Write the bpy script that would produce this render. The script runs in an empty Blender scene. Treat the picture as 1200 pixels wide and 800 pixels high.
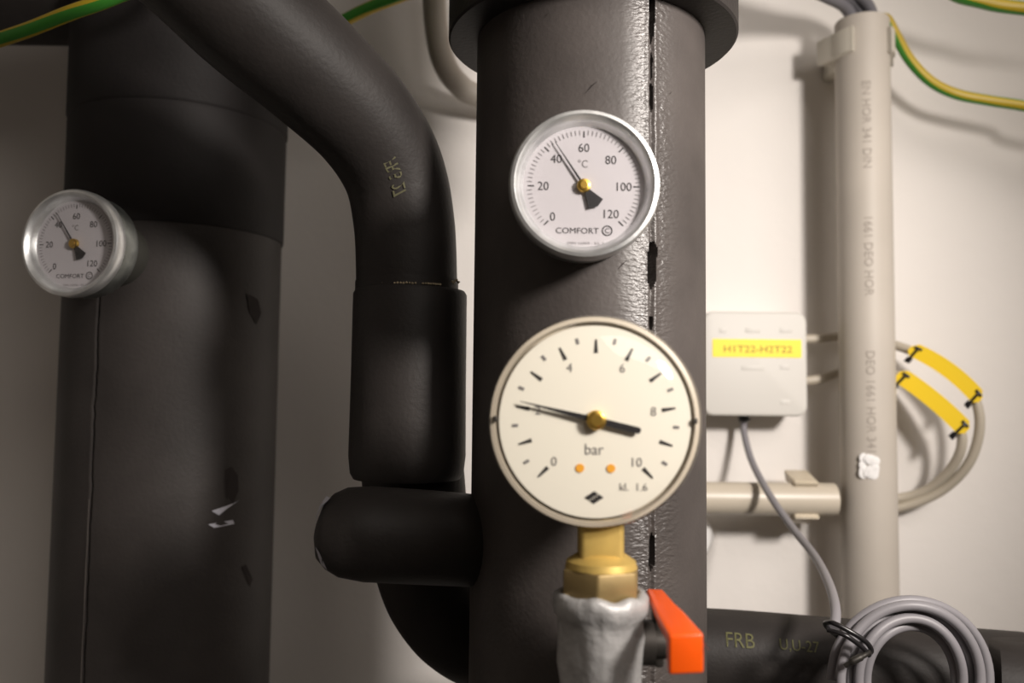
import bpy, bmesh, math, random
from mathutils import Vector, Matrix, noise
random.seed(3)
PI = math.pi
C = bpy.context.scene.collection
S = bpy.context.scene

# ------------------------------------------------------------------ camera, light, exposure
CAM = Vector((0, 0, 1.4))
PITCH, ROLL, FPX = math.radians(3.6), 0.011, 1000.0
FW = Vector((0, math.cos(PITCH), math.sin(PITCH)))
_r0, _u0 = Vector((1, 0, 0)), Vector((0, -math.sin(PITCH), math.cos(PITCH)))
RT = _r0 * math.cos(ROLL) + _u0 * math.sin(ROLL)
UP = -_r0 * math.sin(ROLL) + _u0 * math.cos(ROLL)
cd = bpy.data.cameras.new('camera'); cam = bpy.data.objects.new('camera', cd); C.objects.link(cam)
cd.sensor_width = 36; cd.lens = 30; cd.clip_start = 0.01
cam.matrix_world = Matrix(((RT.x, UP.x, -FW.x, CAM.x), (RT.y, UP.y, -FW.y, CAM.y), (RT.z, UP.z, -FW.z, CAM.z), (0, 0, 0, 1)))
cd.dof.use_dof = True; cd.dof.focus_distance = 0.425; cd.dof.aperture_fstop = 6.3
S.camera = cam
w = bpy.data.worlds.new('world'); S.world = w; w.use_nodes = True
w.node_tree.nodes['Background'].inputs[0].default_value = (0.9, 0.82, 0.74, 1)
w.node_tree.nodes['Background'].inputs[1].default_value = 0.02
S.view_settings.view_transform = 'Standard'; S.view_settings.look = 'None'
S.view_settings.exposure = 0.0; S.view_settings.gamma = 1; S.view_settings.use_curve_mapping = False


def lamp(name, kind, loc, target, energy, color, **kw):
    l = bpy.data.lights.new(name, kind); l.energy = energy; l.color = color
    for k, v in kw.items(): setattr(l, k, v)
    o = bpy.data.objects.new(name, l); C.objects.link(o); o.location = loc
    o.rotation_euler = (Vector(target) - Vector(loc)).to_track_quat('-Z', 'Y').to_euler()
    return o


lamp('work_light', 'SPOT', (0.41, -0.03, 1.63), (-0.03, 0.72, 1.41), 26, (1, 0.925, 0.86),
     shadow_soft_size=0.05, spot_size=math.radians(80), spot_blend=1.0)
lamp('fill_light', 'AREA', (0.75, -0.6, 2.2), (0.1, 0.6, 1.4), 8.5, (1, 0.91, 0.83), shape='RECTANGLE', size=1.1, size_y=0.6)  # added soft fill with no known source, lifts the shadows


def at(px, py, Y):
    """the point at depth plane y = Y seen at a pixel of the 1200x800 photograph"""
    d = FW + RT * ((px - 600) / FPX) + UP * ((400 - py) / FPX)
    return CAM + d * (Y / d.y)


# ------------------------------------------------------------------ materials
def mat(name, color, rough=0.5, metal=0.0, spec=0.5, bump=0.0, scale=60, vary=0.0, coat=0.0, bumpd=0.001, detail=4, vscale=None, dirt=None):
    m = bpy.data.materials.new(name); m.use_nodes = True
    nt = m.node_tree; b = nt.nodes['Principled BSDF']
    b.inputs['Base Color'].default_value = (*color, 1); b.inputs['Roughness'].default_value = rough
    b.inputs['Metallic'].default_value = metal; b.inputs['Specular IOR Level'].default_value = spec
    b.inputs['Coat Weight'].default_value = coat
    tc = nt.nodes.new('ShaderNodeTexCoord')
    if vary or dirt:
        n = nt.nodes.new('ShaderNodeTexNoise'); n.inputs['Scale'].default_value = vscale or scale * 0.4; n.inputs['Detail'].default_value = 5
        nt.links.new(tc.outputs['Object'], n.inputs['Vector'])
        r = nt.nodes.new('ShaderNodeValToRGB')
        r.color_ramp.elements[0].position = 0.3; r.color_ramp.elements[1].position = 0.7
        c2 = dirt or tuple(c * (1 + vary) for c in color)
        c1 = color if dirt else tuple(c * (1 - vary) for c in color)
        r.color_ramp.elements[0].color = (*c1, 1); r.color_ramp.elements[1].color = (*c2, 1)
        nt.links.new(n.outputs['Fac'], r.inputs['Fac']); nt.links.new(r.outputs['Color'], b.inputs['Base Color'])
    if bump:
        n = nt.nodes.new('ShaderNodeTexNoise'); n.inputs['Scale'].default_value = scale; n.inputs['Detail'].default_value = detail
        nt.links.new(tc.outputs['Object'], n.inputs['Vector'])
        p = nt.nodes.new('ShaderNodeBump'); p.inputs['Strength'].default_value = bump; p.inputs['Distance'].default_value = bumpd
        nt.links.new(n.outputs['Fac'], p.inputs['Height']); nt.links.new(p.outputs['Normal'], b.inputs['Normal'])
    return m


def foam(name, color, rough, seam=None, seam2=0.3):
    """black elastomeric insulation; seam = angle of the glued seam whose border is wrinkled and shiny"""
    m = mat(name, color, rough, spec=0.25, bump=0.3, scale=420, bumpd=0.0006, vary=0.25, vscale=18)
    if seam is None: return m
    nt = m.node_tree; b = nt.nodes['Principled BSDF']; N = nt.nodes.new; L = nt.links.new
    tc = N('ShaderNodeTexCoord'); sp = N('ShaderNodeSeparateXYZ'); L(tc.outputs['Object'], sp.inputs[0])

    def math_(op, a, c=None):
        n = N('ShaderNodeMath'); n.operation = op
        for i, v in enumerate((a, c)):
            if v is None: continue
            if isinstance(v, (int, float)): n.inputs[i].default_value = v
            else: L(v, n.inputs[i])
        return n.outputs[0]
    ang = math_('ARCTAN2', sp.outputs['X'], math_('MULTIPLY', sp.outputs['Y'], -1))
    big = N('ShaderNodeTexNoise'); big.inputs['Scale'].default_value = 16; L(tc.outputs['Object'], big.inputs['Vector'])
    wob = math_('MULTIPLY', math_('SUBTRACT', big.outputs['Fac'], 0.5), 0.30)
    d = math_('ABSOLUTE', math_('ADD', math_('SUBTRACT', ang, seam + 0.0), wob))
    mr = N('ShaderNodeMapRange'); mr.inputs['From Min'].default_value = seam2; mr.inputs['From Max'].default_value = 0.10
    L(d, mr.inputs['Value'])
    mp = N('ShaderNodeMapping'); mp.inputs['Rotation'].default_value = (0.0, 0.6, 0); mp.inputs['Scale'].default_value = (330, 330, 800)
    L(tc.outputs['Object'], mp.inputs['Vector'])
    wr = N('ShaderNodeTexNoise'); wr.inputs['Scale'].default_value = 1.0; wr.inputs['Detail'].default_value = 3; L(mp.outputs[0], wr.inputs['Vector'])
    h = math_('MULTIPLY', wr.outputs['Fac'], mr.outputs[0])
    bp = N('ShaderNodeBump'); bp.inputs['Strength'].default_value = 0.6; bp.inputs['Distance'].default_value = 0.0012; L(h, bp.inputs['Height'])
    old = b.inputs['Normal'].links[0].from_socket; L(old, bp.inputs['Normal']); L(bp.outputs['Normal'], b.inputs['Normal'])
    rr = N('ShaderNodeMapRange'); rr.inputs['To Min'].default_value = rough; rr.inputs['To Max'].default_value = rough - 0.19
    L(mr.outputs[0], rr.inputs['Value']); L(rr.outputs[0], b.inputs['Roughness'])
    rs = N('ShaderNodeMapRange'); rs.inputs['To Min'].default_value = 0.3; rs.inputs['To Max'].default_value = 0.75
    L(mr.outputs[0], rs.inputs['Value']); L(rs.outputs[0], b.inputs['Specular IOR Level'])
    return m


def clear(name, tint=(1, 1, 1), rough=0.02, base=0.04, power=1.0):
    m = bpy.data.materials.new(name); m.use_nodes = True; nt = m.node_tree; nt.nodes.clear(); N = nt.nodes.new
    out = N('ShaderNodeOutputMaterial'); mix = N('ShaderNodeMixShader'); t = N('ShaderNodeBsdfTransparent'); g = N('ShaderNodeBsdfGlossy')
    f = N('ShaderNodeFresnel'); g_ = N('ShaderNodeNewGeometry'); ior = N('ShaderNodeMapRange')   # a thin sheet reflects alike from both sides
    ior.inputs['To Min'].default_value = 1.49; ior.inputs['To Max'].default_value = 1 / 1.49
    nt.links.new(g_.outputs['Backfacing'], ior.inputs['Value']); nt.links.new(ior.outputs[0], f.inputs['IOR'])
    t.inputs['Color'].default_value = (*tint, 1); g.inputs['Roughness'].default_value = rough
    nt.links.new(f.outputs[0], mix.inputs[0]); nt.links.new(t.outputs[0], mix.inputs[1]); nt.links.new(g.outputs[0], mix.inputs[2])
    nt.links.new(mix.outputs[0], out.inputs[0])
    return m


SEAM_C = math.radians(23.5); SEAM_L = math.radians(-40)
M = {}
M['wall'] = mat('wall_paint', (0.80, 0.765, 0.73), 0.75, spec=0.3, bump=0.25, scale=90, bumpd=0.002, vary=0.03, vscale=4)
M['floor'] = mat('concrete_floor', (0.18, 0.17, 0.16), 0.8, vary=0.2, scale=12, bump=0.2)
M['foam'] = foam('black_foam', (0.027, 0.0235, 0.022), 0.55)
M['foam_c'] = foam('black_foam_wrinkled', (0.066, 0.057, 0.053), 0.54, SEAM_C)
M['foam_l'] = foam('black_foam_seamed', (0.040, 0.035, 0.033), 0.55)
M['slit'] = mat('dark_slit', (0.008, 0.007, 0.006), 0.9)
M['glue'] = mat('dried_glue', (0.42, 0.34, 0.22), 0.5)
M['tear'] = mat('torn_foil', (0.55, 0.55, 0.62), 0.4, bump=0.5, scale=300)
M['gash'] = mat('torn_foam', (0.016, 0.011, 0.010), 0.9)
M['stamp'] = mat('yellow_stamp', (0.10, 0.097, 0.035), 0.7)
M['zinc'] = mat('zinc', (0.70, 0.71, 0.71), 0.36, metal=0.85, bump=0.25, scale=160, bumpd=0.0006, vary=0.22, vscale=70)
M['zinc_dark'] = mat('zinc_worn', (0.28, 0.30, 0.29), 0.42, metal=1.0, bump=0.3, scale=160, bumpd=0.0006, vary=0.4, vscale=60)
M['grey_plastic'] = mat('grey_bushing', (0.035, 0.034, 0.028), 0.7, vary=0.15)  # near-black base: shade on the grey bushing is put into the colour
M['dial'] = mat('dial_white', (0.50, 0.475, 0.495), 0.5)
M['dial_cream'] = mat('dial_cream', (0.78, 0.75, 0.66), 0.5)
M['ink'] = mat('black_ink', (0.02, 0.018, 0.018), 0.6)
M['ink_soft'] = mat('grey_ink', (0.16, 0.15, 0.15), 0.6)
M['needle'] = mat('black_needle', (0.015, 0.014, 0.016), 0.4)
M['brass'] = mat('brass', (0.72, 0.47, 0.10), 0.33, metal=1.0, bump=0.1, scale=200, bumpd=0.0003)
M['brass_dull'] = mat('brass_dull', (0.60, 0.42, 0.12), 0.5, metal=0.45, bump=0.2, scale=120, bumpd=0.0006, vary=0.2)
M['bronze'] = mat('aged_brass', (0.30, 0.215, 0.09), 0.5, metal=0.5, bump=0.25, scale=120, bumpd=0.0006, vary=0.2)
M['orange_dot'] = mat('orange_dot', (0.80, 0.36, 0.03), 0.5)
M['clear'] = clear('clear_plastic', (0.97, 0.965, 0.95), 0.05)
M['glass'] = clear('clear_glass', (0.985, 0.985, 0.985), 0.02)
M['cream_case'] = mat('cream_case', (0.55, 0.49, 0.40), 0.35, bump=0.05)
M['silver'] = mat('silver_paint', (0.38, 0.375, 0.37), 0.45, metal=0.2, bump=0.8, scale=190, bumpd=0.0012, vary=0.15, vscale=60)
M['orange'] = mat('orange_enamel', (0.92, 0.105, 0.004), 0.35, coat=0.2, bump=0.1, scale=90)
M['dark_metal'] = mat('dark_steel', (0.05, 0.045, 0.04), 0.5, metal=0.6, vary=0.3)
M['box'] = mat('pale_grey_plastic', (0.62, 0.60, 0.56), 0.5, spec=0.4, bump=0.05, scale=300, bumpd=0.0003)
M['conduit'] = mat('conduit_plastic', (0.50, 0.455, 0.40), 0.5, spec=0.35, vary=0.04, vscale=20)
M['conduit_warm'] = mat('conduit_cream', (0.55, 0.49, 0.40), 0.36, spec=0.45, vary=0.04, vscale=20)
M['clip'] = mat('clip_plastic', (0.60, 0.56, 0.48), 0.45)
M['clip_warm'] = mat('clip_cream', (0.64, 0.56, 0.43), 0.45)
M['white'] = mat('white_plastic', (0.78, 0.77, 0.76), 0.45)
M['plaster'] = mat('plaster', (0.82, 0.81, 0.80), 0.8, bump=0.5, scale=300)
M['yellow'] = mat('yellow_tape', (0.93, 0.72, 0.02), 0.5)
M['yellow_mark'] = mat('yellow_marker', (0.90, 0.62, 0.01), 0.5)
M['black_plastic'] = mat('black_plastic', (0.012, 0.011, 0.012), 0.3)
M['grey_cable'] = mat('grey_cable', (0.235, 0.225, 0.24), 0.45, spec=0.45)
M['dark_cable'] = mat('slate_cable', (0.16, 0.155, 0.17), 0.42, spec=0.45)
M['pale_cable'] = mat('pale_cable', (0.47, 0.42, 0.34), 0.45)
M['green'] = mat('green_sheath', (0.05, 0.26, 0.03), 0.4)
M['cyellow'] = mat('yellow_sheath', (0.52, 0.37, 0.02), 0.4)


# ------------------------------------------------------------------ helpers
ROOT = {}


def thing(name, loc, label, cat, group=None):
    o = bpy.data.objects.new(name, None); C.objects.link(o); o.location = loc; o.empty_display_size = 0.01
    o['label'] = label; o['category'] = cat
    if group: o['group'] = group
    return o


def tag(o, label, cat, group=None):
    o['label'] = label; o['category'] = cat
    if group: o['group'] = group
    return o


def origin(p):
    v = Vector((0, 0, 0))
    while p: v += p.location; p = p.parent
    return v


def mesh(name, vf, m, parent=None, smooth=True, base=None, bevel=0, seg=2, label=None, kind=None, angle=40):
    """one mesh object from world-space vertices and faces"""
    vs, fs = vf[0], vf[1]; mi = vf[2] if len(vf) > 2 else None
    vs = [Vector(v) for v in vs]
    loc = Vector(base) if base is not None else Vector((0, 0, 0))
    off = origin(parent) if parent else Vector((0, 0, 0))
    if base is None and parent is None:
        loc = sum(vs, Vector()) / len(vs)
    if parent and base is None: loc = Vector((0, 0, 0))
    elif parent: loc = Vector(base) - off
    d = loc + off
    me = bpy.data.meshes.new(name); me.from_pydata([v - d for v in vs], [], fs)
    for mm in (m if isinstance(m, (list, tuple)) else [m]): me.materials.append(mm)
    bm = bmesh.new(); bm.from_mesh(me)
    if bevel: pass
    bmesh.ops.recalc_face_normals(bm, faces=bm.faces)
    if bevel:
        ed = [e for e in bm.edges if len(e.link_faces) == 2 and e.calc_face_angle(0) > 0.5]
        bmesh.ops.bevel(bm, geom=ed, offset=bevel, segments=seg, affect='EDGES', profile=0.5)
    for f in bm.faces: f.smooth = smooth
    if smooth:
        lim = math.radians(angle)
        for e in bm.edges:
            if len(e.link_faces) == 2 and e.calc_face_angle(0) > lim: e.smooth = False
    bm.to_mesh(me); bm.free()
    if mi:
        for p, i in zip(me.polygons, mi): p.material_index = i
    o = bpy.data.objects.new(name, me); C.objects.link(o); o.location = loc
    if parent: o.parent = parent
    if label: o['label'] = label
    if kind: o['kind'] = kind
    return o


def join(*vfs):
    V, F = [], []
    for v, f in vfs:
        n = len(V); V += [Vector(a) for a in v]; F += [tuple(i + n for i in q) for q in f]
    return V, F


def box(c, s):
    c = Vector(c); x, y, z = (a / 2 for a in s)
    v = [c + Vector((i * x, j * y, k * z)) for i in (-1, 1) for j in (-1, 1) for k in (-1, 1)]
    return v, [(0, 1, 3, 2), (4, 6, 7, 5), (0, 4, 5, 1), (2, 3, 7, 6), (0, 2, 6, 4), (1, 5, 7, 3)]


def frame(ax):
    ax = Vector(ax).normalized()
    u = ax.cross(Vector((0, 0, 1)))
    if u.length < 1e-3: u = Vector((1, 0, 0))
    u.normalize(); return u, u.cross(ax).normalized(), ax


def lathe(o, ax, prof, n=64, close=False):
    """profile of (radius, height along the axis)"""
    o = Vector(o); u, v, a = frame(ax); V, F = [], []
    for r, h in prof:
        for k in range(n):
            t = 2 * PI * k / n
            V.append(o + a * h + (u * math.cos(t) + v * math.sin(t)) * max(r, 1e-5))
    m = len(prof)
    for i in range(m if close else m - 1):
        j = (i + 1) % m
        for k in range(n):
            l = (k + 1) % n
            F.append((i * n + k, i * n + l, j * n + l, j * n + k))
    if not close:
        if prof[0][0] > 1e-4: F.append(tuple(range(n)))
        if prof[-1][0] > 1e-4: F.append(tuple((m - 1) * n + k for k in range(n)))
    return V, F


def spline(pts, sub=8, closed=False):
    P = [Vector(p) for p in pts]; n = len(P); out = []
    rng = n if closed else n - 1
    for i in range(rng):
        if closed: a, b, c, d = P[(i - 1) % n], P[i], P[(i + 1) % n], P[(i + 2) % n]
        else: a, b, c, d = P[max(i - 1, 0)], P[i], P[i + 1], P[min(i + 2, n - 1)]
        for k in range(sub):
            t = k / sub
            out.append(0.5 * ((2 * b) + (c - a) * t + (2 * a - 5 * b + 4 * c - d) * t * t + (3 * b - a - 3 * c + d) * t ** 3))
    if not closed: out.append(P[-1])
    return out


def tube(path, r, n=16, twist=0.0, stripes=None, caps=True):
    V, F, MI = [], [], []
    u = None; m = len(path)
    for i, p in enumerate(path):
        t = (path[min(i + 1, m - 1)] - path[max(i - 1, 0)]).normalized()
        if u is None: u = frame(t)[0]
        u = (u - t * u.dot(t)).normalized(); v = t.cross(u)
        rr = r[i] if isinstance(r, (list, tuple)) else r
        for k in range(n):
            a = 2 * PI * k / n + twist * i
            V.append(p + (u * math.cos(a) + v * math.sin(a)) * rr)
    for i in range(m - 1):
        for k in range(n):
            l = (k + 1) % n
            F.append((i * n + k, i * n + l, (i + 1) * n + l, (i + 1) * n + k)); MI.append(stripes[k] if stripes else 0)
    if caps:
        F.append(tuple(range(n))[::-1]); F.append(tuple((m - 1) * n + k for k in range(n))); MI += [0, 0]
    return (V, F, MI) if stripes else (V, F)


def prism(poly, o, ux, uz, depth):
    """polygon of (x, z) in the plane (ux, uz) at o, with thickness vector depth"""
    o, ux, uz, depth = Vector(o), Vector(ux), Vector(uz), Vector(depth); n = len(poly)
    V = [o + ux * a + uz * b for a, b in poly] + [o + ux * a + uz * b + depth for a, b in poly]
    F = [tuple(range(n))[::-1], tuple(range(n, 2 * n))] + [(i, (i + 1) % n, n + (i + 1) % n, n + i) for i in range(n)]
    return V, F


def rrect(w_, h_, r, n=6):
    p = []
    for cx, cz, a0 in ((w_ / 2 - r, h_ / 2 - r, 0), (-w_ / 2 + r, h_ / 2 - r, 90), (-w_ / 2 + r, -h_ / 2 + r, 180), (w_ / 2 - r, -h_ / 2 + r, 270)):
        for k in range(n + 1):
            a = math.radians(a0 + 90 * k / n); p.append((cx + r * math.cos(a), cz + r * math.sin(a)))
    return p


def text2d(s, size, stretch=1.0, res=3, bold=0.0):
    """flat lettering as (u, v) points and faces, centred on the origin"""
    cu = bpy.data.curves.new('t', 'FONT'); cu.body = s; cu.size = size; cu.align_x = 'CENTER'; cu.resolution_u = res; cu.offset = bold
    o = bpy.data.objects.new('t', cu); C.objects.link(o)
    dg = bpy.context.evaluated_depsgraph_get(); me = bpy.data.meshes.new_from_object(o.evaluated_get(dg))
    V = [(v.co.x * stretch, v.co.y) for v in me.vertices]; F = [tuple(p.vertices) for p in me.polygons]
    bpy.data.objects.remove(o); bpy.data.curves.remove(cu); bpy.data.meshes.remove(me)
    if V:
        cy = (min(v[1] for v in V) + max(v[1] for v in V)) / 2; cx = (min(v[0] for v in V) + max(v[0] for v in V)) / 2
        V = [(a - cx, b - cy) for a, b in V]
    return V, F


def place2d(vf, fn):
    return [fn(a, b) for a, b in vf[0]], vf[1]


# ------------------------------------------------------------------ setting
WY = 0.72


def struct(name, vf, m):
    o = mesh(name, vf, m, smooth=False); o['kind'] = 'structure'; return o


struct('wall_back', box((0.2, WY + 0.05, 1.25), (2.9, 0.1, 2.5)), M['wall'])
struct('wall_left', box((-1.30, -0.82, 1.25), (0.1, 2.98, 2.5)), M['wall'])
struct('wall_right', box((1.70, -0.82, 1.25), (0.1, 2.98, 2.5)), M['wall'])
struct('wall_front', box((0.2, -2.36, 1.25), (2.9, 0.1, 2.5)), M['wall'])
struct('floor', box((0.2, -0.8, -0.05), (3.1, 3.24, 0.1)), M['floor'])
struct('ceiling', box((0.2, -0.8, 2.55), (3.1, 3.24, 0.1)), M['wall'])


# ------------------------------------------------------------------ insulated pipes
def clad(cx, cy, r, z0, z1, seam, slit, zlo, zhi, dz=0.0012, wob=0.0, bead=0.0005):
    """vertical foam pipe with an open glued seam: slit(z) gives (half width, depth)"""
    da = [-PI + seam + 2 * PI * k / 72 for k in range(73)]
    fine = [seam + s for s in (-0.10, -0.075, -0.055, -0.04, -0.03, -0.022, -0.016, -0.011, -0.007, -0.003, 0, 0.003, 0.007, 0.011, 0.016, 0.022, 0.03, 0.04, 0.055, 0.075, 0.10)]
    A = sorted([a for a in da[:-1] if abs(a - seam) > 0.12] + fine)
    Z = [z0] + ([zlo - 0.02] if zlo - 0.02 > z0 else []) + [zlo + dz * i for i in range(int((zhi - zlo) / dz) + 1)] + [z1]
    V, F = [], []; n = len(A)
    for z in Z:
        hw, dp = slit(z) if zlo <= z <= zhi else (0, 0)
        for a in A:
            s = (a - seam) * r
            s0 = wob * (noise.noise(Vector((0, 0, z * 40))) + 0.6 * noise.noise(Vector((3, 0, z * 160))))
            e = abs(s - s0)
            rr = r
            if abs(s) < 0.0058:
                if hw > 0 and e < hw: rr = r - dp
                elif zlo <= z <= zhi: rr = r - 0.0007 * max(0, 1 - e / 0.0016) + bead * math.exp(-((e - 0.002) / 0.0012) ** 2)
            V.append(Vector((cx + rr * math.sin(a), cy - rr * math.cos(a), z)))
    for i in range(len(Z) - 1):
        for k in range(n):
            l = (k + 1) % n
            F.append((i * n + k, i * n + l, (i + 1) * n + l, (i + 1) * n + k))
    F.append(tuple(range(n))); F.append(tuple((len(Z) - 1) * n + k for k in range(n)))
    return V, F


def on_cyl(c, r, lift=0.0003):
    """maps (arc length, world z) to a vertical cylinder; arc 0 faces the room"""
    return lambda s, z: Vector((c[0] + (r + lift) * math.sin(s / r), c[1] - (r + lift) * math.cos(s / r), z))


def patch(name, m, parent, fn, cs, cz, poly, label=None):
    V = [fn(cs + a, cz + b) for a, b in poly]
    return mesh(name, (V, [tuple(range(len(V)))]), m, parent, smooth=False, label=label)


def hit_cyl(px, py, c, r):
    """arc length and z at which a pixel's ray meets a vertical cylinder"""
    d = at(px, py, 1.0) - CAM; ox, oy = CAM.x - c[0], CAM.y - c[1]
    a = d.x ** 2 + d.y ** 2; b = 2 * (ox * d.x + oy * d.y); q = ox * ox + oy * oy - r * r
    t = (-b - math.sqrt(max(0, b * b - 4 * a * q))) / (2 * a)
    p = CAM + d * t
    return r * math.atan2(p.x - c[0], -(p.y - c[1])), p.z


# central pipe
CC = (0.0385, 0.43); CR = 0.058
pz = lambda y: hit_cyl(746, y, CC, CR)[1]
SL = [(-40, 48, 0.0013), (60, 90, 0.00045), (96, 126, 0.00085), (282, 336, 0.0021), (370, 384, 0.0009), (628, 668, 0.0014)]
SLZ = [(pz(b), pz(a), wd) for a, b, wd in SL]


def slit_c(z):
    for a, b, wd in SLZ:
        if a <= z <= b:
            t = (z - a) / (b - a)
            return wd * min(1, 5 * t + 0.15, 6 * (1 - t) + 0.3) + 0.00025 * noise.noise(Vector((0, 0, z * 300))), 0.007
    return 0, 0


pc = thing('insulated_pipe', (CC[0], CC[1], 0), 'thick black vertical pipe in the middle with a split wrinkled seam and wide collar', 'pipe')
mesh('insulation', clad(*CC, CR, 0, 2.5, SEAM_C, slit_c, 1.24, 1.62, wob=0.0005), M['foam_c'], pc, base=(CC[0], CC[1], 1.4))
zc = at(691, 53, CC[1]).z
mesh('collar', lathe((CC[0] + 0.0008, CC[1], zc), (0, 0, 1), [(CR - 0.001, 0.0), (0.0725, 0), (0.0735, 0.001), (0.0735, 0.13), (0.072, 0.131), (CR - 0.001, 0.131)], 96), M['foam'], pc)
fn = on_cyl(CC, CR, 0.0004)
for px, py, sc in ((692, 104, 1), (728, 312, 0.8), (785, 110, 0.4), (640, 20, 0.5)):
    s_, z_ = hit_cyl(px, py, CC, CR)
    patch('nick', M['gash'], pc, fn, s_, z_, [(-.003 * sc, -.003 * sc), (-.001 * sc, -.0008 * sc), (.0032 * sc, .0034 * sc), (.0008 * sc, .0018 * sc)])

# left pipe
LC = (-0.2385, 0.601); LR = 0.0715
lz = lambda y: hit_cyl(110, y, LC, LR)[1]
pl = thing('insulated_pipe', (LC[0], LC[1], 0), 'thick black foam clad vertical pipe at the left behind the small dial, with pale scuffs', 'pipe')
sl_arc = hit_cyl(107, 560, LC, LR)[0] / LR


def slit_l(z):
    return (0.0006 + 0.0003 * noise.noise(Vector((0, 5, z * 60))), 0.003)


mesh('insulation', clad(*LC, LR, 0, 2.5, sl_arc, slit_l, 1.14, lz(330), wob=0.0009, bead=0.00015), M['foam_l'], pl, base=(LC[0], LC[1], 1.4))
zs = hit_cyl(230, 262, LC, LR)[1]
M['foam_shade'] = foam('black_foam_painted_shade', (0.016, 0.014, 0.014), 0.65)  # shadow bands over the upper sleeve are put into this darker colour
mesh('sleeve', lathe((LC[0], LC[1], zs), (0, 0, 1), [(LR - 0.001, 0), (LR + 0.0006, 0.0), (LR + 0.0012, 0.0012), (LR + 0.0014, 0.075), (LR + 0.0006, 0.078), (LR + 0.0022, 0.080), (LR + 0.0022, 0.40), (LR, 0.402)], 96), M['foam_shade'], pl)
fn = on_cyl(LC, LR, 0.0004)
br_z = at(40, 34, LC[1] - 0.02).z + 0.045
mesh('branch', tube(spline([(LC[0], LC[1], br_z), (LC[0] - 0.1, LC[1], br_z), (LC[0] - 0.5, LC[1], br_z), (-1.25, LC[1], br_z)], 4), 0.045, 48), M['foam'], pl)
s_, z_ = hit_cyl(263, 601, LC, LR); patch('scuff', M['tear'], pl, fn, s_, z_, [(-.009, .0022), (.006, .0055), (.011, .0075), (.002, .0030), (-.004, -.001)], 'pale blue torn scuff')
s_, z_ = hit_cyl(261, 613, LC, LR); patch('scuff', M['tear'], pl, fn, s_, z_, [(-.010, .0004), (.007, .0014), (.0085, -.0012), (-.006, -.0022)], 'pale blue torn scuff')
s_, z_ = hit_cyl(272, 568, LC, LR); patch('gash', M['gash'], pl, fn, s_, z_, [(-.006, .010), (-.001, .012), (.004, .006), (.005, -.004), (.001, -.012), (-.004, -.007)])
s_, z_ = hit_cyl(297, 362, LC, LR); patch('gash', M['gash'], pl, fn, s_, z_, [(-.007, .010), (.004, .007), (.008, -.002), (.003, -.010), (-.004, -.002)])
s_, z_ = hit_cyl(290, 675, LC, LR); patch('gash', M['gash'], pl, fn, s_, z_, [(-.006, .007), (-.002, .008), (.005, -.003), (.002, -.007)])

sa, sb = (sl_arc * LR - 0.0007, lz(585)), (sl_arc * LR - 0.0012, lz(810))
ST = []
for k in range(13):
    t = k / 12; c_ = sa[0] + (sb[0] - sa[0]) * t + 0.0004 * noise.noise(Vector((t * 7, 2, 0))); zz = sa[1] + (sb[1] - sa[1]) * t
    ww = 0.00025 + 0.00025 * abs(noise.noise(Vector((t * 9, 8, 0))))
    ST += [fn(c_ - ww, zz), fn(c_ + ww, zz)]
mesh('seam_edge', (ST, [(2 * k, 2 * k + 1, 2 * k + 3, 2 * k + 2) for k in range(12)]), mat('pale_glue_line', (0.16, 0.14, 0.13), 0.6), pl, smooth=False, label='pale glue line along the seam')

# bent pipe: from the ceiling, through the bend, down, round the lower elbow and away to the right
R3 = 0.0272
bend = [(-0.225, 0.33, 2.5), (-0.225, 0.33, 1.80), at(110, -160, 0.345), at(150, -118, 0.355), at(225, -50, 0.375), at(298, 22, 0.395), at(368, 84, 0.415), at(427, 143, 0.435), at(461, 200, 0.450), at(474, 262, 0.458), at(477, 330, 0.46)]
low = [at(478, 480, 0.46), at(486, 575, 0.470), at(492, 640, 0.484), at(512, 700, 0.494), at(552, 742, 0.506), at(618, 763, 0.523), at(700, 767, 0.533), at(830, 768, 0.53), at(1000, 782, 0.518), at(1200, 799, 0.502), at(1450, 822, 0.48), (1.65, 0.40, at(1450, 822, 0.48).z)]
pb = thing('insulated_pipe', (low[0].x, low[0].y, low[0].z), 'slimmer black foam pipe curving between the two thick ones, then along the bottom right', 'pipe')
i_top = spline(bend, 10); i_low = spline([bend[-1]] + low, 10)
r_top = [max(R3, min(0.0305, R3 + 0.0033 * min(1, (len(i_top) - 1 - i - 18) / 34))) for i in range(len(i_top))]   # the outer skin is stretched thicker round the bend
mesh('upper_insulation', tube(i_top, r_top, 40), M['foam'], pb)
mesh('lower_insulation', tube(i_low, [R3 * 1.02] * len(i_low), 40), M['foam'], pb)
z1, z0 = at(477, 333, 0.43).z, at(477, 567, 0.43).z
sx = at(479, 450, 0.46).x
mesh('sleeve', lathe((sx, 0.46, z0), (0, 0, 1), [(R3, 0.001), (0.0285, 0), (0.0302, 0.003), (0.0312, 0.012), (0.0308, 0.05), (0.0306, z1 - z0 - 0.002), (0.0295, z1 - z0), (R3 - .001, z1 - z0 + 0.0004)], 64), M['foam'], pb, label='short black foam sleeve over the vertical run')
G = []
for a0, a1, hh in ((-62, -48, .0025), (-46, -20, .0012), (-10, 12, .0008), (20, 40, .001), (58, 74, .007)):
    for k in range(8):
        a = math.radians(a0 + (a1 - a0) * k / 7); rr = R3 + 0.0006
        G.append((Vector((sx + rr * math.sin(a), 0.46 - rr * math.cos(a), z1 + 0.0006 + hh * (0.5 + 0.5 * noise.noise(Vector((a * 9, hh * 1e3, 0)))))), 0.0005 + 0.0002 * random.random()))
gl = []
for p, r in G: gl.append(lathe(p - Vector((0, 0, r)), (0, 0, 1), [(0, 0), (r, r * .7), (r, r * 1.5), (0, r * 2.2)], 6))
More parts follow.
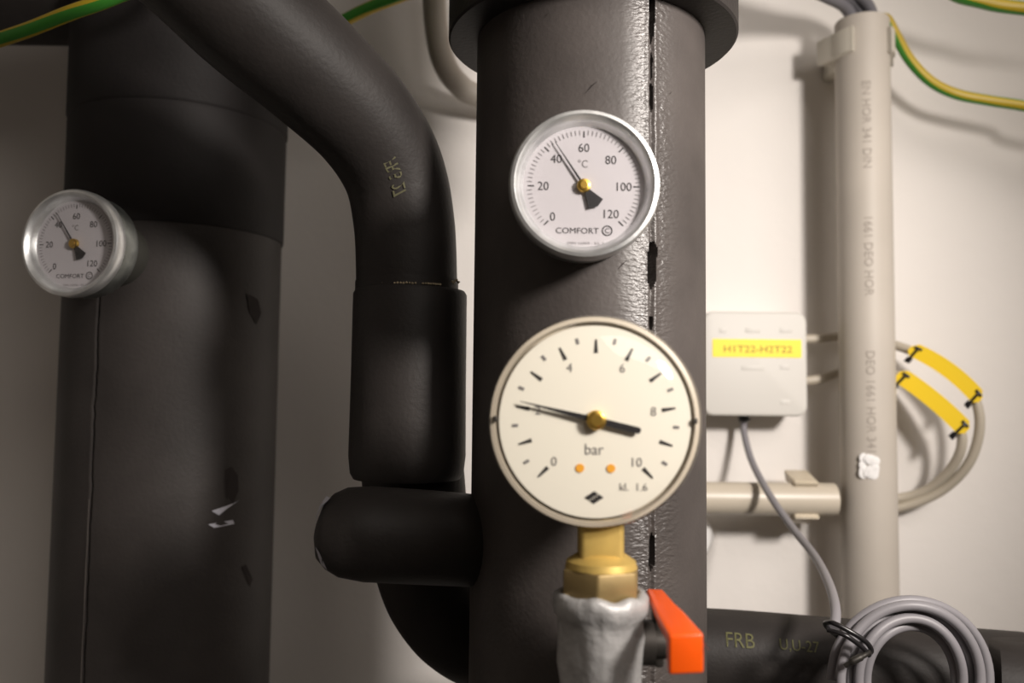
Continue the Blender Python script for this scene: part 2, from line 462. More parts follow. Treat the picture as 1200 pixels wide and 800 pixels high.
mesh('glue_residue', join(*gl), M['glue'], pb, label='pale dried glue at the sleeve joint')


def along(path, r, s0, up=Vector((0, 0, 1)), roll=0.0):
    """maps (distance along the tube, arc) to the tube surface facing the camera"""
    L_ = [0.0]
    for a, b in zip(path, path[1:]): L_.append(L_[-1] + (b - a).length)

    def f(s, v):
        s += s0; i = max(0, min(len(path) - 2, next((k for k in range(len(L_) - 1) if L_[k + 1] >= s), len(path) - 2)))
        t = (s - L_[i]) / (L_[i + 1] - L_[i]); p = path[i].lerp(path[i + 1], t); d = (path[i + 1] - path[i]).normalized()
        n = (CAM - p); n = (n - d * n.dot(d)).normalized(); b_ = n.cross(d)
        if b_.dot(UP) < 0 and abs(d.dot(RT)) > 0.4: b_ = -b_
        a = v / r + roll
        return p + (n * math.cos(a) + b_ * math.sin(a)) * (r + 0.0005)
    return f


def arclen(path, px, py):
    best, bl, L_ = 1e9, 0, 0.0
    for i, p in enumerate(path):
        if i: L_ += (p - path[i - 1]).length
        v = p - CAM; x = 600 + FPX * v.dot(RT) / v.dot(FW); y = 400 - FPX * v.dot(UP) / v.dot(FW)
        if v.dot(FW) > 0 and (x - px) ** 2 + (y - py) ** 2 < best: best, bl = (x - px) ** 2 + (y - py) ** 2, L_
    return bl


for s, px, sz, off in (('FRB', 861, 0.0125, 0.35), ('U,U-27', 930, 0.0090, 0.32)):
    f = along(i_low, R3 * 1.02, arclen(i_low, px, 770), roll=off)
    mesh('stamp', place2d(text2d(s, sz, 0.85), f), M['stamp'], pb, smooth=False, label='faint yellow stamped lettering')
f = along(i_top, R3 + 0.0001, arclen(i_top, 462, 200), roll=0)
mesh('stamp', place2d(text2d('FRB 27', 0.010, 0.9), lambda a, b: f(a, -b)), mat('faded_stamp', (0.085, 0.08, 0.04), 0.7), pb, smooth=False, label='faint yellow stamped lettering')

# stub branch from the central pipe
stub_y = 0.402
st = [at(372, 620, stub_y), at(378, 621, stub_y), at(388, 622, stub_y), at(402, 623, stub_y), at(430, 625, stub_y + 0.003), at(500, 629, stub_y + 0.012), at(545, 632, stub_y + 0.020), at(572, 634, stub_y + 0.026)]
sr = [0.006, 0.0135, 0.0175, 0.0205, 0.0220, 0.0222, 0.0222, 0.0222]
mesh('stub', tube(st, sr, 48), M['foam'], pc, angle=70, label='short capped black foam branch to the left')


def stub_pt(u, deg):
    i = max(0, min(len(st) - 2, int(u))); t = u - i
    c, r = st[i].lerp(st[i + 1], t), sr[i] + (sr[i + 1] - sr[i]) * t + 0.0014
    a = math.radians(deg); return c + Vector((0, -math.cos(a), math.sin(a))) * r


for k in ([(0.1, 60), (0.6, 75), (1.6, 72), (2.3, 58), (1.4, 50), (0.8, 30), (0.2, 25)], [(0.6, -50), (0.9, -22), (1.5, -25), (2.2, -52), (1.4, -58)]):
    P = [stub_pt(*q) for q in k]; P.append(sum(P, Vector()) / len(P) + Vector((-.0003, -.0008, 0))); n = len(k)
    mesh('tear', (P, [(i, (i + 1) % n, n) for i in range(n)]), M['tear'], pc, smooth=False, label='pale torn foil edge')


# ------------------------------------------------------------------ dials
def disc_seg(o, a, r0, r1, w0, w1, thick=0.0):
    """a tick on a dial facing -y: angle a (0 = right, 90 = up)"""
    c, s = math.cos(a), math.sin(a); d = Vector((c, 0, s)); n = Vector((-s, 0, c))
    return [o + d * r0 - n * w0, o + d * r0 + n * w0, o + d * r1 + n * w1, o + d * r1 - n * w1], [(0, 1, 2, 3)]


def letters(s, o, x, z, size, stretch=1.0, rot=0.0, bold=0.0):
    V, F = text2d(s, size, stretch, bold=bold); c, q = math.cos(rot), math.sin(rot)
    return [o + Vector((x + a * c - b * q, 0, z + a * q + b * c)) for a, b in V], F


def thermometer(face, label, stem_end, stem_r, stem_mat, stem_label):
    """bimetal dial thermometer, 63 mm, facing the room"""
    o = Vector(face); y = Vector((0, 1, 0)); R = 0.0315; k = R / 330
    t = thing('dial_thermometer', o + y * 0.02, label, 'thermometer')
    mesh('bezel', lathe(o, (0, 1, 0), [(0.0250, 0.0068), (0.0257, 0.006), (0.0270, 0.0030), (0.0281, 0.0008), (0.0292, 0.0), (0.0306, 0.0004), (0.0313, 0.0018), (R, 0.0035), (R, 0.0075), (0.0308, 0.0088), (0.0302, 0.0088), (0.0300, 0.0060), (0.0270, 0.0072)], 96, close=True), M['zinc'], t)
    mesh('case', lathe(o, (0, 1, 0), [(0.0300, 0.0080), (0.0303, 0.0086), (0.0303, 0.0205), (0.0296, 0.0225), (0.020, 0.0232), (0.006, 0.0235)], 96), M['zinc_dark'], t)
    dial = mesh('dial', lathe(o, (0, 1, 0), [(0.0272, 0.0062), (0.0272, 0.0072)], 96), M['dial'], t)
    p = o + y * 0.00605
    tk, mn = [], []
    for i in range(61):
        a = math.radians(225 - 270 * i / 60)
        if i % 10 == 0: tk.append(disc_seg(p, a, 218 * k, 246 * k, 3.2 * k, 2.6 * k))
        else: mn.append(disc_seg(p, a, 228 * k, 250 * k, 1.7 * k, 1.7 * k))
    mesh('scale_marks', join(*tk), M['ink'], dial, smooth=False)
    mesh('fine_scale_marks', join(*mn), M['ink_soft'], dial, smooth=False, label='fine grey graduation lines')
    L_ = [letters(str(20 * i), p, math.cos(math.radians(225 - 45 * i)) * q * k, math.sin(math.radians(225 - 45 * i)) * q * k, 0.0052, 0.95) for i, q in enumerate((192, 178, 172, 172, 168, 178, 172))]
    mesh('numerals', join(*L_), M['ink'], dial, smooth=False)
    mesh('unit_lettering', join(letters('°C', p, -4 * k, 101 * k, 0.0046, 0.9)), M['ink_soft'], dial, smooth=False)
    ring = ([p + Vector((104 * k + rr * math.cos(q * PI / 12) * k, 0, -196 * k + rr * math.sin(q * PI / 12) * k)) for rr in (18.5, 23.5) for q in range(24)], [(q, (q + 1) % 24, 24 + (q + 1) % 24, 24 + q) for q in range(24)])
    mesh('maker_lettering', join(letters('COMFORT', p, -27 * k, -197 * k, 0.0035, 1.08), ring, letters('C', p, 104 * k, -196 * k, 0.0030)), M['ink'], dial, smooth=False)
    mesh('fine_print', letters('DIN 16203 - KL 2', p, 10 * k, -252 * k, 0.0014, 1.5), M['ink_soft'], dial, smooth=False)
    q = p - y * 0.0014; a = math.radians(123.5); d = Vector((math.cos(a), 0, math.sin(a))); n = Vector((-d.z, 0, d.x))
    pts = [(232, 1), (232, -1), (30, -5), (-20, -9), (-96, -37), (-110, 0), (-96, 37), (-20, 9), (30, 5)]
    pt = mesh('pointer', prism([(x * k, z * k) for x, z in pts], q, d, n, y * 0.0004), M['needle'], t, smooth=False)
    mesh('hub', lathe(q - y * 0.0016, (0, 1, 0), [(0, 0), (1.5e-3, 0), (1.6e-3, 4e-4), (2.7e-3, 7e-4), (2.9e-3, 1.2e-3), (2.9e-3, 2.6e-3)], 32), M['brass'], pt, label='brass hub')
    mesh('glass', lathe(o + y * 0.0028, (0, 1, 0), [(0, 0), (0.0268, 0)], 64), M['glass'], t)
    a, b = o + y * 0.0225, Vector(stem_end)
    L0 = (b - a).length
    mesh('stem', lathe(a, b - a, [(stem_r * 0.8, 0), (stem_r, 0.002), (stem_r, L0)], 48), stem_mat, t, label=stem_label)
    return t


fT = at(685.5, 214, 0.347)
thermometer(fT, 'round steel rimmed thermometer on the middle pipe, above the larger dial', fT + Vector((0, 0.0290, 0)), 0.0085, M['zinc_dark'], 'short steel stem')
fL = at(79.5, 283.5, 0.487)
ts = thermometer(fL, 'round steel rimmed thermometer standing off the left pipe on a grey bushing', Vector((fL.x, 0.541, fL.z)), 0.0205, M['grey_plastic'], 'wide grey bushing')

ts.rotation_euler.z = math.radians(-10); ts.location.x += 0.0035

# pressure gauge
gO = at(699.5, 494, 0.313); Y_ = Vector((0, 1, 0)); gR = 0.0397; gk = gR / 358
g = thing('pressure_gauge', gO + Y_ * 0.02, 'large cream pressure dial reading in bar under a clear domed cover, on a brass fitting', 'gauge')
mesh('case', lathe(gO, (0, 1, 0), [(0.0350, 0.0095), (0.0367, 0.0095), (0.0374, 0.0066), (0.0391, 0.0070), (0.0391, 0.0165), (0.0378, 0.0168), (0.0375, 0.0240), (0.036, 0.0265), (0.020, 0.0275), (0, 0.0275)], 96), M['cream_case'], g, label='cream backing case')
dl = mesh('dial', lathe(gO, (0, 1, 0), [(0.0358, 0.0068), (0.0358, 0.0076)], 96), M['dial_cream'], g)
p = gO + Y_ * 0.0066 + Vector((2 * gk, 0, 4 * gk))
tk, mn = [], []
for i in range(21):
    a = math.radians(225 - 13.5 * i)
    if i % 2 == 0: tk.append(disc_seg(p, a, 226 * gk, 272 * gk, 7 * gk, 3 * gk))
    else: mn.append(disc_seg(p, a, 262 * gk, 282 * gk, 5 * gk, 5 * gk))
mesh('scale_marks', join(*tk), M['ink'], dl, smooth=False)
mesh('fine_scale_marks', join(*mn), M['ink_soft'], dl, smooth=False, label='short grey half marks')
mesh('numerals', join(*[letters(str(2 * i), p, math.cos(math.radians(225 - 54 * i)) * 197 * gk, math.sin(math.radians(225 - 54 * i)) * 197 * gk, 0.0048) for i in range(6)]), M['ink_soft'], dl, smooth=False)
mesh('unit_lettering', letters('bar', p, -4 * gk, -98 * gk, 0.0058, 0.95), M['ink_soft'], dl, smooth=False)
mesh('fine_print', join(letters('kl.', p, 96 * gk, -222 * gk, 0.0040), letters('1.6', p, 157 * gk, -222 * gk, 0.0040)), M['ink_soft'], dl, smooth=False)
for x in (-52, 52):
    mesh('setpoint_dot', lathe(p + Vector((x * gk, -0.0002, -161 * gk)), (0, 1, 0), [(14.5 * gk, 0), (14.5 * gk, 0.0003)], 20), M['orange_dot'], dl, label='orange dot')
lz_ = p + Vector((-4 * gk, -0.0001, -258 * gk)); dm = []
for cx, cz in ((0, 11), (0, -11), (-17, 0), (17, 0)):
    dm.append(([lz_ + Vector(((cx + a) * gk, 0, (cz + b) * gk)) for a, b in ((-15, 0), (0, -10), (15, 0), (0, 10))], [(0, 1, 2, 3)]))
mesh('diamond_emblem', join(*dm), M['ink'], dl, smooth=False)
q = p - Y_ * 0.0020; a = math.radians(166.8); d = Vector((math.cos(a), 0, math.sin(a))); n = Vector((-d.z, 0, d.x))
pt = mesh('pointer', prism([(x * gk, z * gk) for x, z in [(262, 1.2), (262, -1.2), (40, -9), (-20, -11), (-146, -11), (-153, -6), (-153, 6), (-146, 11), (-20, 11), (40, 9)]], q, d, n, Y_ * 0.0005), M['needle'], g, smooth=False)
mesh('hub', lathe(q - Y_ * 0.0022, (0, 1, 0), [(0, 0), (2.0e-3, 0), (2.3e-3, 4e-4), (3.4e-3, 9e-4), (3.7e-3, 1.6e-3), (3.7e-3, 4.2e-3)], 32), M['brass'], pt, label='brass hub')
for s in (-1, 1):
    mesh('rim_notch', box(gO + Vector((s * 0.0372, 0.0058, 0.0005)), (0.0016, 0.002, 0.0022)), M['dark_metal'], g, bevel=0.0005, label='small dark rim notch')
mesh('cover', lathe(gO, (0, 1, 0), [(0, -0.0045), (0.012, -0.0043), (0.024, -0.0035), (0.0325, -0.0018), (0.0352, 0.0), (0.0366, 0.0024), (0.0374, 0.0036), (0.0388, 0.0038), (0.0395, 0.0046), (gR, 0.006), (gR, 0.0150), (0.0392, 0.0162), (0.0378, 0.0163)], 96), M['clear'], g, label='clear domed cover')
sq = at(703.5, 636, 0.331)
zt, zb = at(703, 600, 0.331).z, at(704, 658, 0.331).z
mesh('stem', prism(rrect(0.0168, 0.0150, 0.0022, 3), (sq.x, 0.331, zb), (1, 0, 0), (0, 1, 0), (0, 0, zt - zb)), M['brass_dull'], g, label='square brass stem')

# ball valve under the gauge
vb = at(704, 740, 0.331)
v = thing('ball_valve', (vb.x, 0.331, at(704, 860, 0.331).z), 'silver painted ball valve with a brass nut and orange lever under the large dial', 'valve')
z_ = lambda py: at(704, py, 0.331).z
mesh('nut_shoulder', lathe((vb.x, 0.331, z_(664)), (0, 0, 1), [(0.0138, 0), (0.0132, 0.0025), (0.0100, 0.0046), (0.0090, 0.0052)], 40), M['brass_dull'], v, label='brass shoulder')
hexp = [(0.0158 * math.cos(math.radians(60 * i + 20)), 0.0158 * math.sin(math.radians(60 * i + 20))) for i in range(6)]
mesh('hex_nut', prism(hexp, (vb.x, 0.331, z_(698)), (1, 0, 0), (0, 1, 0), (0, 0, z_(664) - z_(698))), M['bronze'], v, bevel=0.0009, label='aged brass nut')
V, F = lathe((vb.x, 0.331, z_(830)), (0, 0, 1), [(0.0135, -0.02), (0.0150, 0), (0.0155, z_(796) - z_(830)), (0.0160, z_(775) - z_(830)), (0.0163, z_(745) - z_(830)), (0.0166, z_(728) - z_(830)), (0.0166, z_(722) - z_(830)), (0.0176, z_(716) - z_(830)), (0.0182, z_(706) - z_(830)), (0.0178, z_(697) - z_(830)), (0.0162, z_(692) - z_(830)), (0.0142, z_(693) - z_(830)), (0.0138, z_(702) - z_(830)), (0.005, z_(703) - z_(830))], 72)
V2 = []
for a in V:
    dd = Vector((a.x - vb.x, a.y - 0.331, 0))
    k_ = noise.noise(a * 170) * 0.0010 + noise.noise(a * 420) * 0.0005
    up = noise.noise(Vector((dd.x, dd.y, 0)).normalized() * 2.2) * 0.0015 if a.z > z_(725) else 0
    if dd.length > 0.013 and a.z < z_(716):   # the cast body is squared off below the round lip
        w_ = min(1, (z_(716) - a.z) / 0.004); c_, s_ = abs(dd.x) / dd.length, abs(dd.y) / dd.length
        dd2 = dd * (1 + w_ * (1.0 / ((c_ ** 1.45 + s_ ** 1.45) ** (1 / 1.45)) - 1)); a = Vector((vb.x + dd2.x, 0.331 + dd2.y, a.z))
    V2.append(a + (dd.normalized() * k_ if dd.length > 0.013 else Vector()) + Vector((0, 0, up)))
mesh('valve_body', (V2, F), M['silver'], v, angle=80)
mesh('outlet_nipple', tube(spline([(vb.x, 0.331, z_(836)), (vb.x, 0.331, z_(895)), (vb.x, 0.336, z_(912)), (vb.x, 0.350, z_(918)), (vb.x, 0.3745, z_(918))], 6), 0.0105, 24), M['dark_metal'], v)
# lever
Yv = [0.343, 0.326, 0.3135, 0.297]
tops = [((757, 689), (777, 690)), ((765, 708), (791, 706)), ((771, 722), (801, 715)), ((784, 744), (825, 742))]
V = []
for yy, (l, r) in zip(Yv, tops):
    tl, tr = at(*l, yy), at(*r, yy); th = Vector((0, 0, 0.0034))
    V += [tl, tr, tr - th, tl - th]
tl, tr = at(*tops[-1][0], Yv[-1]), at(*tops[-1][1], Yv[-1])
V += [tl + Vector((0, 0.0042, -.0034)), tr + Vector((0, 0.0042, -.0034)), tl + Vector((0, 0.0042, -.0134)), tr + Vector((0, 0.0042, -.0134)), tl - Vector((0, 0, .0134)), tr - Vector((0, 0, .0134))]
F = [(0, 1, 2, 3)]
for i in range(3):
    for k in range(4):
        if i == 2 and k == 2: continue
        F.append((i * 4 + k, i * 4 + (k + 1) % 4, i * 4 + 4 + (k + 1) % 4, i * 4 + 4 + k))
F += [(11, 10, 17, 16), (16, 17, 19, 18), (18, 19, 21, 20), (12, 15, 20, 21, 14, 13), (15, 16, 18, 20), (14, 21, 19, 17), (15, 11, 16), (14, 17, 10)]
mesh('lever', (V, F), M['orange'], v, bevel=0.0010, seg=3, label='orange enamelled lever')
ls = at(770, 765, 0.338)
mesh('valve_stem', lathe((vb.x + 0.012, 0.338, ls.z + 0.004), (1, 0, 0), [(0.0085, 0), (0.0085, 0.009), (0.006, 0.0095), (0.006, 0.017), (0.0045, 0.0175)], 32), M['dark_metal'], v)
lv = [at(768, 712, 0.340), at(768, 745, 0.340)]
mesh('lever_bracket', box((ls.x + 0.0005, 0.3395, (at(768, 700, .34).z + at(768, 778, .34).z) / 2), (0.0035, 0.009, at(768, 700, .34).z - at(768, 778, .34).z)), M['dark_metal'], v, bevel=0.001)

# ------------------------------------------------------------------ junction box on the wall
bx = at(885, 426, 0.680); BW = 0.0823
jb = thing('junction_box', (bx.x, WY, bx.z), 'pale grey square junction box with a yellow lettered label on the wall', 'junction box')
mesh('base', prism(rrect(BW, BW, 0.008), (bx.x, WY, bx.z), (1, 0, 0), (0, 0, 1), (0, -0.022, 0)), M['box'], jb, bevel=0.0008)
mesh('lid', prism(rrect(BW + 0.001, BW + 0.001, 0.0085), (bx.x, WY - 0.0225, bx.z), (1, 0, 0), (0, 0, 1), (0, -0.0175, 0)), M['box'], jb, bevel=0.0022, seg=3)
lp = at(887, 408, 0.680)
lb = mesh('label_strip', prism(rrect(0.0710, 0.0145, 0.0008, 2), (lp.x, WY - 0.0399, lp.z), (1, 0, 0), (0, 0, 1), (0, -0.0005, 0)), M['yellow'], jb, smooth=False, label='yellow printed label')
mesh('lettering', letters('H1T22-H2T22', Vector((lp.x + 0.0008, WY - 0.0406, lp.z)), 0, -0.0006, 0.0076, 1.22), mat('label_ink', (0.20, 0.13, 0.012), 0.6), lb, smooth=False)
for px, py, ww in ((882, 387, .012), (921, 387, .010), (882, 431, .018), (920, 430, .008), (920, 471, .008), (847, 387, .006)):
    e = at(px, py, 0.680); mesh('moulded_mark', box((e.x, WY - 0.0400, e.z), (ww, 0.0003, 0.004)), M['box'], jb, bevel=0.00012)
gr = at(872, 489, 0.70)
mesh('grommet', lathe((gr.x, 0.70, bx.z - BW / 2 - 0.006), (0, 0, 1), [(0.0032, 0), (0.0045, 0.001), (0.0045, 0.0065)], 24), M['black_plastic'], jb)

# ------------------------------------------------------------------ conduits
kY, kR = 0.67, 0.0208
kx = (at(1013, 100, kY).x + at(1017, 650, kY).x) / 2
ktop = at(1014, 20, kY - 0.01).z
k = thing('conduit', (kx, kY, 0.0), 'wide pale grey vertical conduit on the wall with a plaster splash', 'conduit')
mesh('tube', lathe((kx, kY, 0.0), (0, 0, 1), [(kR - 0.002, 0), (kR, 0), (kR, ktop - 0.0005), (kR - 0.0005, ktop), (kR - 0.0022, ktop), (kR - 0.0022, ktop - 0.08), (0, ktop - 0.08)], 64), M['conduit'], k)
fk = on_cyl((kx, kY), kR, 0.0003)
for s, py, sz in (('EN HOR 341 DIN', 145, 0.0088), ('1661 DEO HOR', 300, 0.0088), ('DEO 1661 HOR 341', 470, 0.0088)):
    zc_ = at(1011, py, kY - kR).z
    mesh('print', place2d(text2d(s, sz, 1.05), lambda a, b: fk(b - 0.0055, zc_ - a)), mat('conduit_print', (0.37, 0.33, 0.29), 0.8, spec=0.1), k, smooth=False)
pp = at(1019, 547, kY - kR)
s0 = hit_cyl(1019, 547, (kx, kY), kR)[0]; bl = []
for i in range(18):
    dz, ds, r = random.uniform(-.0075, .0065), random.uniform(-.0042, .0042), random.uniform(.0028, .0044)
    c = fk(s0 + ds, pp.z + dz)
    bl.append(lathe(c + Vector((0, 0.001, 0)), (0, -1, 0), [(r, 0), (r * .95, .0010), (r * .6, .0014), (0, .0015)], 12))
mesh('plaster_splash', join(*bl), M['plaster'], k, label='white plaster splash')


def conduit_clip(name, cx, cz, ax, r, h, m, label, gap):
    """open C clip: ax 'z' for an upright tube at (cx, kY), 'x' for a level one"""
    o = thing(name, Vector((cx[0], WY, cz)), label, 'clip', )
    V, F = [], []; N_ = 28
    for i in range(N_ + 1):
        a = math.radians(gap + (360 - 2 * gap) * i / N_)   # 0 faces the room
        for rr in (r + 0.0004, r + 0.0036):
            for hh in (-h / 2, h / 2):
                u_, y_ = rr * math.sin(a), cx[1] - rr * math.cos(a)
                V.append(Vector((cx[0] + u_, y_, cz + hh)) if ax == 'z' else Vector((cx[0] + hh, y_, cz + u_)))
    for i in range(N_):
        b0, b1 = i * 4, i * 4 + 4
        for q in ((0, 1), (1, 3), (3, 2), (2, 0)): F.append((b0 + q[0], b0 + q[1], b1 + q[1], b1 + q[0]))
    F += [(0, 1, 3, 2), (N_ * 4, N_ * 4 + 2, N_ * 4 + 3, N_ * 4 + 1)]
    mesh('ring', (V, F), m, o)
    bw, y0 = r * 1.3, cx[1] + r + 0.003
    mesh('foot', box((cx[0], (y0 + WY) / 2, cz), (bw if ax == 'z' else h, WY - y0, h if ax == 'z' else bw)), m, o, bevel=0.001)
    # hooked jaws that flare outwards
    for s in (-1, 1):
        a = math.radians(gap) * s; c = Vector((math.sin(a), -math.cos(a)))
        a2 = math.radians(gap + 70) * s; c2 = Vector((math.sin(a2), -math.cos(a2)))
        P = [(c.x * (r + .0006), cx[1] + c.y * (r + .0006)), (c.x * (r + .0045), cx[1] + c.y * (r + .0045)), (c2.x * (r + .0125), cx[1] + c2.y * (r + .0125) + 0.004), (c2.x * (r + .002), cx[1] + c2.y * (r + .002) + 0.006)]
        if ax == 'z': vf = prism([(cx[0] + a_, b_) for a_, b_ in P], (0, 0, cz - h / 2 - .001), (1, 0, 0), (0, 1, 0), (0, 0, h + .002))
        else: vf = prism([(cz + a_, b_) for a_, b_ in P], (cx[0] - h / 2 - .001, 0, 0), (0, 0, 1), (0, 1, 0), (h + .002, 0, 0))
        mesh('jaw', vf, m, o, bevel=0.0012)
    return o


conduit_clip('conduit_clip', (kx, kY), at(1014, 56, kY).z, 'z', kR, 0.019, M['clip'], 'pale plastic clip holding the top of the wide upright conduit', 38)
hY, hR = 0.672, 0.0128
hz = at(900, 585, hY - 0.004).z; hx1 = at(978, 587, hY).x
h = thing('conduit', (hx1, hY, hz), 'slim cream level conduit with an open end left of the upright one', 'conduit')
mesh('tube', lathe((0.04, hY, hz), (1, 0, 0), [(hR - .0018, 0), (hR, 0), (hR, hx1 - 0.04 - .0006), (hR - .0006, hx1 - .04), (hR - .0018, hx1 - .04), (hR - .0018, hx1 - .08), (0, hx1 - .08)], 48), M['conduit_warm'], h)
conduit_clip('conduit_clip', (at(941, 586, hY).x, hY), hz, 'x', hR, 0.017, M['clip_warm'], 'cream plastic clip gripping the level conduit near its open end', 52)
wd = at(806, 629, 0.70)
o = mesh('wall_cap', lathe((wd.x, WY, wd.z), (0, -1, 0), [(0.0215, 0), (0.0225, 0.004), (0.0215, 0.016), (0.018, 0.022), (0.006, 0.024), (0, 0.024)], 48), M['white'])
tag(o, 'round white wall cap mostly hidden behind the middle pipe below the level conduit', 'cap')

# ------------------------------------------------------------------ cables
bR = bx.x + BW / 2


def striped(name, pts, r, label, cat='cable', tw=0.02, y0=0, n=20, sub=14, phase=0):
    st_ = [1 if (k_ + phase) % (n // 2) < n * 0.23 else 0 for k_ in range(n)]
    o = mesh(name, tube(spline(pts, sub), r, n, tw, st_), [M['green'], M['cyellow']]); tag(o, label, cat); return o


def pale(box_pt, pts, mk, label, mlabel):
    path = spline([box_pt] + pts, 10)
    o = mesh('signal_cable', tube(path, 0.0038, 14), M['pale_cable']); tag(o, label, 'cable')
    # curved yellow marker tied to the cable
    (x0, y0, Y0), (x1, y1, Y1), sag, wd_ = mk
    A, B = at(x0, y0, Y0), at(x1, y1, Y1)
    d = (B - A).normalized(); nn = (CAM - (A + B) / 2); nn = (nn - d * nn.dot(d)).normalized(); up = nn.cross(d)
    if up.z < 0: up = -up
    L0 = (B - A).length; N_ = 16
    t = thing('cable_marker', (A + B) / 2, mlabel, 'cable marker')
    V, F = [], []

    def pt(s, w_, hgt):
        b_ = sag * 4 * s * (1 - s)
        return A + d * (L0 * s) + up * (b_ + w_) + nn * (0.0006 + hgt)
    for i in range(N_ + 1):
        s = i / N_; e = min(s, 1 - s) * L0; rr = 0.004
        hw = wd_ / 2 if e >= rr else wd_ / 2 - rr + math.sqrt(max(0, rr * rr - (rr - e) ** 2))
        for hgt in (0, 0.0012): V += [pt(s, -hw, hgt), pt(s, hw, hgt)]
    for i in range(N_):
        b0 = i * 4
        F += [(b0 + 2, b0 + 3, b0 + 7, b0 + 6), (b0, b0 + 4, b0 + 5, b0 + 1), (b0, b0 + 2, b0 + 6, b0 + 4), (b0 + 1, b0 + 5, b0 + 7, b0 + 3)]
    F += [(0, 1, 3, 2), (N_ * 4, N_ * 4 + 2, N_ * 4 + 3, N_ * 4 + 1)]
    mesh('strip', (V, F), M['yellow_mark'], t, angle=30)
    for s in (0.08, 0.93):
        def q(u_, w_, hgt): return pt(s + u_ / L0, w_, hgt)
        loop = [q(0, wd_ * .18, .0017), q(0, -wd_ * .28, .0017), q(0, -wd_ * .62, .0012), q(0, -wd_ * .66, -.004), q(0, -wd_ * .3, -.0095), q(0, wd_ * .2, -.0095), q(0, wd_ * .3, -.003)]
        sq_ = tube(spline(loop, 5, True) , 0.0011, 8, caps=False)
        n_ = len(sq_[0]) // 8
        sq_[1].extend([((n_ - 1) * 8 + k_, (n_ - 1) * 8 + (k_ + 1) % 8, (k_ + 1) % 8, k_) for k_ in range(8)])
        ti = mesh('cable_tie', sq_, M['black_plastic'], t, label='black tie')
        hd = [q(a_, b_, c_) for a_ in (-.0022, .0022) for b_ in (-wd_ * .95, -wd_ * .55) for c_ in (-.004, .001)]
        mesh('tie_head', (hd, [(0, 1, 3, 2), (4, 6, 7, 5), (0, 4, 5, 1), (2, 3, 7, 6), (0, 2, 6, 4), (1, 5, 7, 3)]), M['black_plastic'], ti, bevel=0.0004)
        bar = [q(a_, b_, c_) for a_ in (-.0030, .0030) for b_ in (wd_ * .12, wd_ * .30) for c_ in (.001, .0022)]
        mesh('tie_strap', (bar, [(0, 1, 3, 2), (4, 6, 7, 5), (0, 4, 5, 1), (2, 3, 7, 6), (0, 2, 6, 4), (1, 5, 7, 3)]), M['black_plastic'], ti, bevel=0.0003)
    return o


gapY = 0.7065
pale(Vector((bR - 0.003, 0.7035, at(946, 398, 0.70).z)),
     [at(965, 396, .703), at(990, 394, gapY), at(1018, 396, gapY), at(1045, 403, .700), at(1075, 414, .688), at(1112, 434, .676), at(1140, 462, .668), at(1148, 500, .668), at(1135, 543, .676), at(1103, 575, .690), at(1060, 593, .701), at(1018, 598, gapY), at(990, 594, .702), at(968, 588, .684)],
     ((1066, 408, .681), (1149, 469, .659), .0042, .0122),
     'pale cable from the box making the outer loop round the wide conduit', 'yellow marker strip on the outer cable loop, the upper one')
pale(Vector((bR - 0.003, 0.7035, at(947, 448, 0.70).z)),
     [at(965, 443, .701), at(990, 435, gapY), at(1018, 433, gapY), at(1045, 438, .700), at(1070, 449, .688), at(1102, 473, .676), at(1124, 501, .670), at(1126, 526, .672), at(1112, 552, .682), at(1086, 574, .695), at(1055, 583, .704), at(1018, 585.5, gapY - 0.0005), at(990, 584, .692), at(968, 584, .670)],
     ((1052, 438, .681), (1133, 505, .660), .0022, .0132),
     'pale cable from the box making the inner loop round the wide conduit', 'yellow marker strip on the inner cable loop, the lower one')

# sensor cable with its coil
cc = thing('sensor_cable', at(1066, 796, 0.45), 'grey cable hanging from the junction box into a tied coil at bottom right', 'cable')
lead = [Vector((gr.x, 0.70, bx.z - BW / 2 - 0.004)), at(872, 506, .70), at(881, 540, .680), at(902, 580, .640), at(930, 620, .600), at(955, 652, .556), at(971, 683, .505), at(979, 712, .470), at(978, 735, .456)]
mesh('lead', tube(spline(lead, 8), 0.0027, 14), M['grey_cable'], cc)
rings = [(968, 1165, 703, .4560), (979, 1155, 709, .4500), (990, 1145, 715, .4555), (1000, 1134, 724, .4498), (1009, 1126, 733, .4550)]
pts = []
for i, (l, r, t_, yy) in enumerate(rings):
    nx = rings[min(i + 1, len(rings) - 1)]
    for j in range(16):
        a = PI - 2 * PI * j / 16; f_ = j / 16
        cx_, rx_ = (l + r) / 2, (r - l) / 2 - 6
        c2, r2 = (nx[0] + nx[1]) / 2, (nx[1] - nx[0]) / 2 - 6
        ff = max(0, (f_ - .62) / .38); ff = ff * ff * (3 - 2 * ff)
        cxx, rxx, yyy = cx_ + (c2 - cx_) * ff, rx_ + (r2 - rx_) * ff, yy + (nx[3] - yy) * ff
        tt = t_ + (nx[2] - t_) * ff; cy_ = 796
        pts.append(at(cxx + rxx * math.cos(a), cy_ - (cy_ - tt) * math.sin(a), yyy + .0015 * math.sin(3 * a + i)))
mesh('coil', tube(spline(pts, 4), 0.0026, 14), M['grey_cable'], cc)
tie = [at(968, 733, .456), at(974, 729, .444), at(995, 739, .4395), at(1015, 752, .4395), at(1021, 763, .445), at(1012, 764, .4635), at(990, 752, .4645)]
tv = tube(spline(tie, 6, True), 0.0013, 10, caps=False); n_ = len(tv[0]) // 10
tv[1].extend([((n_ - 1) * 10 + k_, (n_ - 1) * 10 + (k_ + 1) % 10, (k_ + 1) % 10, k_) for k_ in range(10)])
tm = mesh('tie_wrap', tv, M['black_plastic'], cc, label='black twisted tie')
